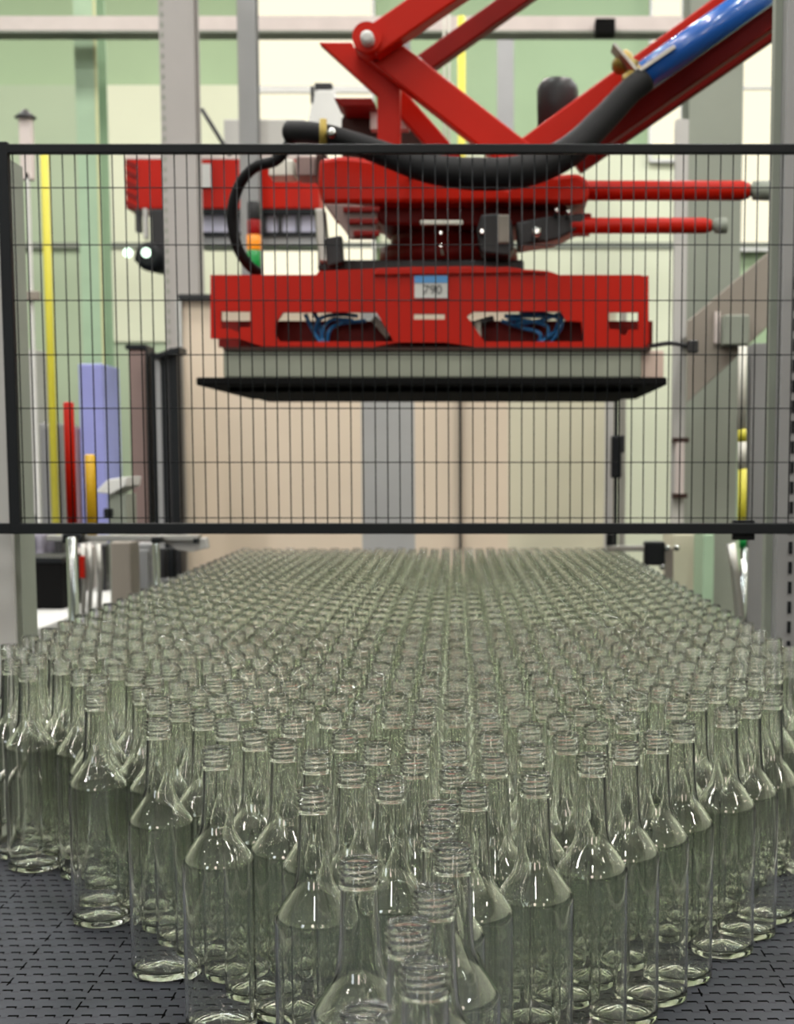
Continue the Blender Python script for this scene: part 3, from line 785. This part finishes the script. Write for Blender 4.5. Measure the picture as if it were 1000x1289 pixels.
# hanging dark drive unit with lamps
r = thing('drive_unit', (at_y(185,338,9.5).x, 9.5, at_y(185,338,9.5).z), 'black drive unit with two glowing lamps hanging under the striped beam end', 'drive unit')
bm = bmesh.new(); bm_lathe(bm, at_y(186,322,9.35), [(0,.05),(.02,.08),(.2,.08),(.22,.04)], 24, Vector((.25,1,0))); finish('drum', bm, 'black', r)
pprism('housing', [(172,310),(205,312),(202,330),(185,338),(168,328)], 9.38, .15, 'black', r, .01)
pbox('hanger', 190, 263, 206, 312, 9.5, .1, 'dgrey', r, .01); pbox('hanger', 170, 263, 177, 292, 9.5, .06, 'dgrey', r, .005); pbox('hanger', 180, 262, 185, 300, 9.48, .06, 'lgrey', r, .005)
for x in (161,184):
    bm = bmesh.new(); bmesh.ops.create_uvsphere(bm, u_segments=16, v_segments=10, radius=.026, matrix=Matrix.Translation(at_y(x,318,9.25)))
    for f in bm.faces: f.smooth = True
    finish('lamp', bm, 'lampglow', r)
# lamp post and bracket
r = thing('lamp_post', (at_y(33,440,8.0).x, 8.0, 0), 'thin pale post with a dark umbrella cap at the left picture edge', 'lamp post')
a = at_y(33,232,8.0)
l, h = pxbox(24, 146, 40, 226, 8.0, .05); box('housing', l, h, 'rail', r, .006)
bm = bmesh.new(); bm_lathe(bm, at_y(32,149,8.02), [(0,.05),(.004,.052),(.02,.03),(.04,.01)], 20); finish('cap', bm, 'dgrey', r)
l, h = pxbox(36, 218, 40, 460, 8.0, .02); box('shaft', (l[0],8.0,0),(h[0],8.02,h[2]),'white', r)
pbox('bracket', 20, 366, 48, 378, 7.97, .05, 'taupe', r, .006)
def pole(name, x0, x1, y0, Y, m, label, cat='pole', capm=None, ybot=None):
    l, h = pxbox(x0, y0, x1, 660, Y, .04); rad = (h[0]-l[0])/2
    zb = 0 if ybot is None else at_y((x0+x1)/2, ybot, Y).z
    bm = bmesh.new(); bm_lathe(bm, ((l[0]+h[0])/2, Y, zb), [(0,rad),(h[2]-zb-.004,rad),(h[2]-zb,rad*.7)], 20)
    o = finish(name, bm, m); props(o, label, cat)
    return o
pole('yellow_pole', 58, 68, 192, 7.8, 'yellow', 'tall yellow pole left of the pale green column behind the fence', ybot=729)
pole('yellow_pole', 577, 587, 20, 10.5, 'yellow', 'short bright yellow pole seen between the red links at the top')
pole('red_pole', 82, 95, 506, 4.425, 'red', 'bright red pole with flat top behind the fence', ybot=674.5)
pole('yellow_pole', 108, 121, 572, 4.425, 'amber', 'short amber yellow pole standing next to the red one', ybot=674.5)
pole('chrome_post', 83, 97, 676, 3.9, 'chrome', 'shiny chrome upright post under the left part of the fence')
pole('chrome_post', 192, 200, 676, 4.72, 'chrome', 'thinner chrome upright post close to the edge of the bottle crowd')
for x, lb in ((559,'pale thin cable hanging beside the yellow pole, first of two'), (565,'pale thin cable hanging beside the yellow pole, closest to it')):
    bm = bmesh.new(); bm_tube(bm, [at_y(x,-140,8.2), at_y(x+1,330,8.2)], .006, 8); o = finish('hanging_cable', bm, 'cream'); props(o, lb, 'cable')
def cabinet(name, x0, y0, x1, y1, Y, d, m, label, cat, doors=1, zero=True, handle=True, capm=None):
    l, h = pxbox(x0, y0, x1, y1, Y, d); l = (l[0], l[1], 0.0 if zero else l[2])
    r = thing(name, ((l[0]+h[0])/2, Y+d/2, l[2]), label, cat)
    box('body', l, h, m, r, .006)
    if capm: box('cap', (l[0]-.01,Y-.01,h[2]), (h[0]+.01,Y+d+.01,h[2]+.02), capm, r, .003)
    if handle:
        dd = box('door', (l[0]+.01, Y-.012, l[2]+.02), (h[0]-.01, Y, h[2]-.02), m, r, .003)
        box('handle', (h[0]-.03, Y-.03, (l[2]+h[2])/2-.05), (h[0]-.02, Y-.012, (l[2]+h[2])/2+.05), 'chrome', dd, .002)
    return r
cabinet('blue_cabinet', 103, 458, 133, 770, 9.0, .4, 'lilac', 'tall narrow lilac-blue cabinet behind the amber pole', 'cabinet', handle=False)
cabinet('grey_cabinet', 53, 533, 80, 770, 9.6, .4, 'grey', 'low grey cabinet behind the tall yellow pole', 'cabinet')
cabinet('pink_cabinet', 92, 538, 102, 770, 9.3, .3, 'pinkred', 'narrow dull pink cabinet between red pole and blue cabinet', 'cabinet', handle=False)
cabinet('machine_column', 166, 440, 186, 800, 7.0, .15, 'mauve', 'mauve-grey machine upright with dark top cap near the black strip bundle', 'machine upright', capm='black', handle=False)
cabinet('wall_cabinet', 24, 440, 50, 770, 11, .4, 'lgrey', 'light grey upright cabinet seen just inside the fence post', 'cabinet')
# black curtain guides
r = thing('strip_guide', (at_y(208,690,6.9).x, 6.9, 0), 'bundle of tall black and grey guide strips beside the beige sheet', 'guide')
for x0, x1, y0, m in ((186,189,438,'black'),(193,198,443,'black'),(198,205,446,'grey'),(205,211,444,'black'),(211,216,440,'dgrey'),(216,226,438,'black')):
    l, h = pxbox(x0, y0, x1, 730, 6.9, .12); box('strip', (l[0],6.9,0),(h[0],7.0,h[2]), m, r, .002)
pprism('top_cap', [(193,446),(226,436),(226,444),(193,452)], 6.86, .16, 'black', r, .002)
# horizontal arm and bracket under the fence
r = thing('guide_bracket', (at_y(160,690,4.4).x, 4.4, at_y(160,690,4.4).z), 'flat steel guide arm with bracket lying under the fence on the left', 'bracket')
pbox('bar', 58, 674, 250, 681, 4.4, .05, 'steel', r, .002)
pprism('bracket_plate', [(200,681),(260,677),(262,690),(240,695),(222,692),(212,685)], 4.42, .03, 'lgrey', r, .002)
pbox('clamp', 78, 672, 102, 684, 4.36, .08, 'black', r, .004); pbox('clamp', 190, 676, 202, 684, 4.36, .06, 'black', r, .004)
pbox('bolt', 243, 678, 249, 684, 4.38, .03, 'black', r, .002)
cabinet('machine_pedestal', 140, 682, 166, 800, 4.9, .12, 'taupe', 'taupe machine foot between the two chrome posts', 'machine foot', handle=False)
cabinet('machine_pedestal', 167, 684, 192, 742, 5.2, .12, 'grey', 'small grey machine block with dark recess beside the thin chrome post', 'machine foot', zero=True)
r = thing('roller_unit', (at_y(215,720,5.6).x,5.6,0), 'dark roller unit half hidden by the first far bottles on the left', 'roller')
for x0, x1, m in ((201,211,'dgrey'),(212,222,'black'),(223,230,'dgrey')):
    drum('roller', (x0+x1)/2, 690, 728, at_y(x1,700,5.6).x-at_y((x0+x1)/2,700,5.6).x, 5.6, m, r)
l, h = pxbox(201, 728, 230, 740, 5.6, .1); box('stand', (l[0],5.56,0), (h[0],5.64,h[2]), 'grey', r)
# black box on the bright floor, clutter
tz = at_y(50,767,6.2).z
tb = thing('pale_table', (at_y(60,766,7).x, 7.0, 0), 'pale table top showing under the black box', 'table')
tx0, tx1 = at_y(-40,766,7.9).x, at_y(136,766,6.5).x
box('table_top', (tx0, 5.5, tz-.03), (tx1, 7.95, tz), 'white', tb, .006)
for x in (tx0+.03, tx1-.09):
    for y in (5.55, 7.85): box('leg', (x,y,0),(x+.05,y+.05,tz-.03),'grey', tb, .003)
l, h = pxbox(21, 702, 78, 767, 6.2, .3)
r = thing('black_crate', ((l[0]+h[0])/2, 6.35, tz), 'black box standing on the pale table under the fence corner', 'box')
box('body', (l[0],6.2,tz), (h[0],6.5,h[2]-.02), 'matte', r, .004); box('lid', (l[0]-.004,6.195,h[2]-.02), (h[0]+.004,6.505,h[2]), 'black', r, .003)
names = ['lilac grey carton behind the black box, closest to the fence post','pale carton behind the black box','mottled grey carton behind the middle of the black box','lilac blue carton behind the black box edge','dark carton beside the thick chrome post','mottled carton behind the thick chrome post','pinkish carton right of the thick chrome post','light carton behind the thin pipes','dark carton behind the taupe machine foot']
xx = 20
for i in range(9):
    w_ = [12,14,10,13,11,14,12,16,13][i]; y0 = [676,684,672,688,680,674,690,678,686][i]
    l, h = pxbox(xx, y0, xx+w_-1, 760, 7.1+.3*(i%2), .24)
    c = box('carton', (l[0],l[1],tz), h, ['clutter','lgrey','clutter','lilac','dgrey','clutter','rail','lgrey','dgrey'][i], None, .008); xx += w_
    props(c, names[i], 'box', 'cartons on the pale table')

# thin pipes next to the chrome post
for i, x in enumerate((104, 112, 124)):
    bm = bmesh.new(); bm_tube(bm, [at_y(x,684,5.3), at_y(x+3,720,5.3), at_y(x-1,800,5.3), Vector((at_y(x-1,800,5.3).x,5.3,0))], .008, 8); o = finish('pipe', bm, 'steel')
    props(o, ['thin steel pipe nearest the thick chrome post','middle thin steel pipe right of the thick chrome post','thin steel pipe closest to the taupe machine foot'][i], 'pipe')
o = pbox('red_tag', 100, 700, 106, 728, 5.27, .02, 'red', None, .002); props(o, 'small red tag hanging right beside the thick chrome post', 'tag')
# white sloping chute
r = thing('white_chute', (at_y(140,660,6.2).x,6.2,0), 'small white sloping chute behind the fence near the amber pole', 'chute')
pprism('chute', [(120,620),(135,604),(160,600),(158,612),(140,622)], 6.2, .25, 'white', r, .004)
l, h = pxbox(138, 622, 160, 760, 6.22, .2); box('stand', (l[0],6.22,0),(h[0],6.4,h[2]),'ggrey', r)
pbox('knob', 130, 640, 140, 652, 6.15, .04, 'black', r, .006)

# silvery pipe and dark bracket on top left of window
r = thing('vent_cowl', (at_y(400,170,7.6).x,7.6,at_y(400,170,7.6).z), 'white hood with a small dark valve on top, left of the red plate', 'hood')
pprism('hood', [(385,172),(392,130),(398,112),(420,112),(430,140),(432,172)], 7.6, .3, 'white', r, .01)
pbox('valve', 396, 104, 418, 113, 7.6, .06, 'dgrey', r, .004); pbox('pipe', 391, 108, 395, 130, 7.6, .03, 'dgrey', r, .003)
cabinet('machine_housing', 282, 150, 384, 195, 9.62, .26, 'lgrey', 'light grey machine housing seen between column and white hood over the fence', 'machine', zero=False, handle=False)
bm = bmesh.new(); bm_tube(bm, [at_y(254,137,8.1), at_y(278,176,8.1), at_y(290,196,8.1)], .010, 8); o = finish('sloping_rod', bm, 'dgrey'); props(o, 'thin dark rod sloping down from a teal cap beside the wide column', 'rod')

# ------------------------------------------------------------------ things behind, right
r = thing('inclined_conveyor', (at_y(930,440,6.4).x,6.5,at_y(930,520,6.4).z), 'brownish inclined conveyor rising behind the fence on the right', 'conveyor')
pprism('side_panel', [(866,404),(986,302),(986,392),(925,452),(866,506)], 6.4, .04, 'taupe', r, .004)
pprism('belt_bed', [(870,420),(986,320),(986,332),(870,432)], 6.44, .4, 'dgrey', r, .004)
pbox('tag', 900, 392, 907, 432, 6.38, .02, 'lampwarm' if False else 'rail', r); pbox('motor_box', 912, 396, 944, 434, 6.3, .1, 'ggrey', r, .006)
# striped pole
r = thing('striped_pole', (at_y(934,760,4.3).x,4.3,0), 'pale pole with yellow lower band between broad column and short post', 'pole')
def seg(name, x0, x1, y0, y1, m, Y=4.3):
    l, h = pxbox(x0,y0,x1,y1,Y,.02); rad=(h[0]-l[0])/2; bm = bmesh.new(); bm_lathe(bm, ((l[0]+h[0])/2,Y,l[2]), [(0,rad),(h[2]-l[2],rad)], 16); return finish(name, bm, m, r)
seg('upper_tube', 929, 940, 436, 540, 'cream'); seg('yellow_band', 929, 940, 540, 556, 'yellow'); seg('middle_tube', 929, 940, 556, 590, 'cream'); seg('lower_band', 929, 940, 590, 674, 'yellow')
seg('green_ring', 931, 940, 674, 690, 'greenlamp'); seg('foot_tube', 931, 940, 690, 900, 'chrome')
bm = bmesh.new(); bm_tube(bm, [at_y(920,684,4.2), at_y(926,720,4.2), at_y(934,800,4.2), Vector((at_y(934,800,4.2).x,4.2,0))], .012, 10); o = finish('slanted_pipe', bm, 'steel'); props(o, 'slanted thin steel pipe leaning at the foot of the striped pole', 'pipe')
# sensor beside the crowd
r = thing('photo_sensor', (at_y(825,712,5.4).x,5.4,at_y(825,715,5.4).z), 'black sensor block with shiny knobs beside the far right edge of the bottles', 'sensor')
pbox('sensor_body', 812, 682, 838, 712, 5.4, .07, 'black', r, .006); pbox('arm', 764, 687, 815, 694, 5.42, .03, 'steel', r, .003); pbox('elbow', 764, 672, 772, 694, 5.43, .03, 'black', r, .003)
for x, y, m in ((840,690,'chrome'),(852,690,'chrome'),(834,714,'chrome')):
    bm = bmesh.new(); bmesh.ops.create_uvsphere(bm, u_segments=14, v_segments=8, radius=.010, matrix=Matrix.Translation(at_y(x,y,5.38)))
    for f in bm.faces: f.smooth = True
    finish('knob', bm, m, r)
pbox('stand', 838, 690, 848, 760, 5.5, .03, 'taupe', r, .003)
cabinet('machine_cover', 846, 672, 884, 900, 6.6, .4, 'sheetolive', 'pale olive machine side panel below the fence on the right', 'machine panel', handle=False)
cabinet('machine_cover', 884, 672, 898, 900, 6.25, .3, 'gcol', 'narrow green machine edge beside the pale olive panel', 'machine panel', handle=False)
# small bracket handle
pb = pbox('pull_bar', 851, 556, 862, 622, 6.74, .03, 'rail', slim, .003); pbox('clamp', 848, 551, 868, 557, 6.74, .06, 'brown', pb, .002); pbox('clamp', 848, 621, 866, 627, 6.74, .06, 'brown', pb, .002)

# ------------------------------------------------------------------ lights
def area(name, loc, size, power, col, rot=(0,0,0), sy=None):
    l = bpy.data.lights.new(name, 'AREA'); l.energy = power; l.color = col; l.size = size
    if sy: l.shape = 'RECTANGLE'; l.size_y = sy
    o = bpy.data.objects.new(name, l); COL.objects.link(o); o.location = loc; o.rotation_euler = rot; return o
k = 0
for yy, pw in ((-3.5,80),(-.5,95),(2.5,125),(5.5,125),(9.0,130),(13.0,160)):
    for xx in ((-5.6,.15,5.2) if yy < 2 else (-7.0,-4.0,-1.3,1.4,4.2,6.8)):
        area('hall_lamp', (xx, yy, 6.9), .20, pw*(1.7 if yy < 2 else 1), [(1,.88,.84),(1,.95,.88),(.90,.95,1),(1,.90,.86),(.92,1,.93)][k%5], sy=1.2); k += 1
w = bpy.data.worlds.new('world'); sc.world = w; w.use_nodes = True
w.node_tree.nodes['Background'].inputs[0].default_value = (.8,.9,.8,1); w.node_tree.nodes['Background'].inputs[1].default_value = .1

# ------------------------------------------------------------------ render settings
cy = sc.cycles
cy.max_bounces = 72; cy.transmission_bounces = 72; cy.transparent_max_bounces = 8; cy.glossy_bounces = 6; cy.diffuse_bounces = 2
cy.caustics_refractive = True; cy.caustics_reflective = False; cy.blur_glossy = 0.5
cy.sample_clamp_indirect = 30.0
cy.use_denoising = True
cy.use_adaptive_sampling = True
sc.view_settings.view_transform = 'Standard'; sc.view_settings.look = 'None'; sc.view_settings.gamma = 1
sc.view_settings.use_curve_mapping = False; sc.view_settings.exposure = -0.2
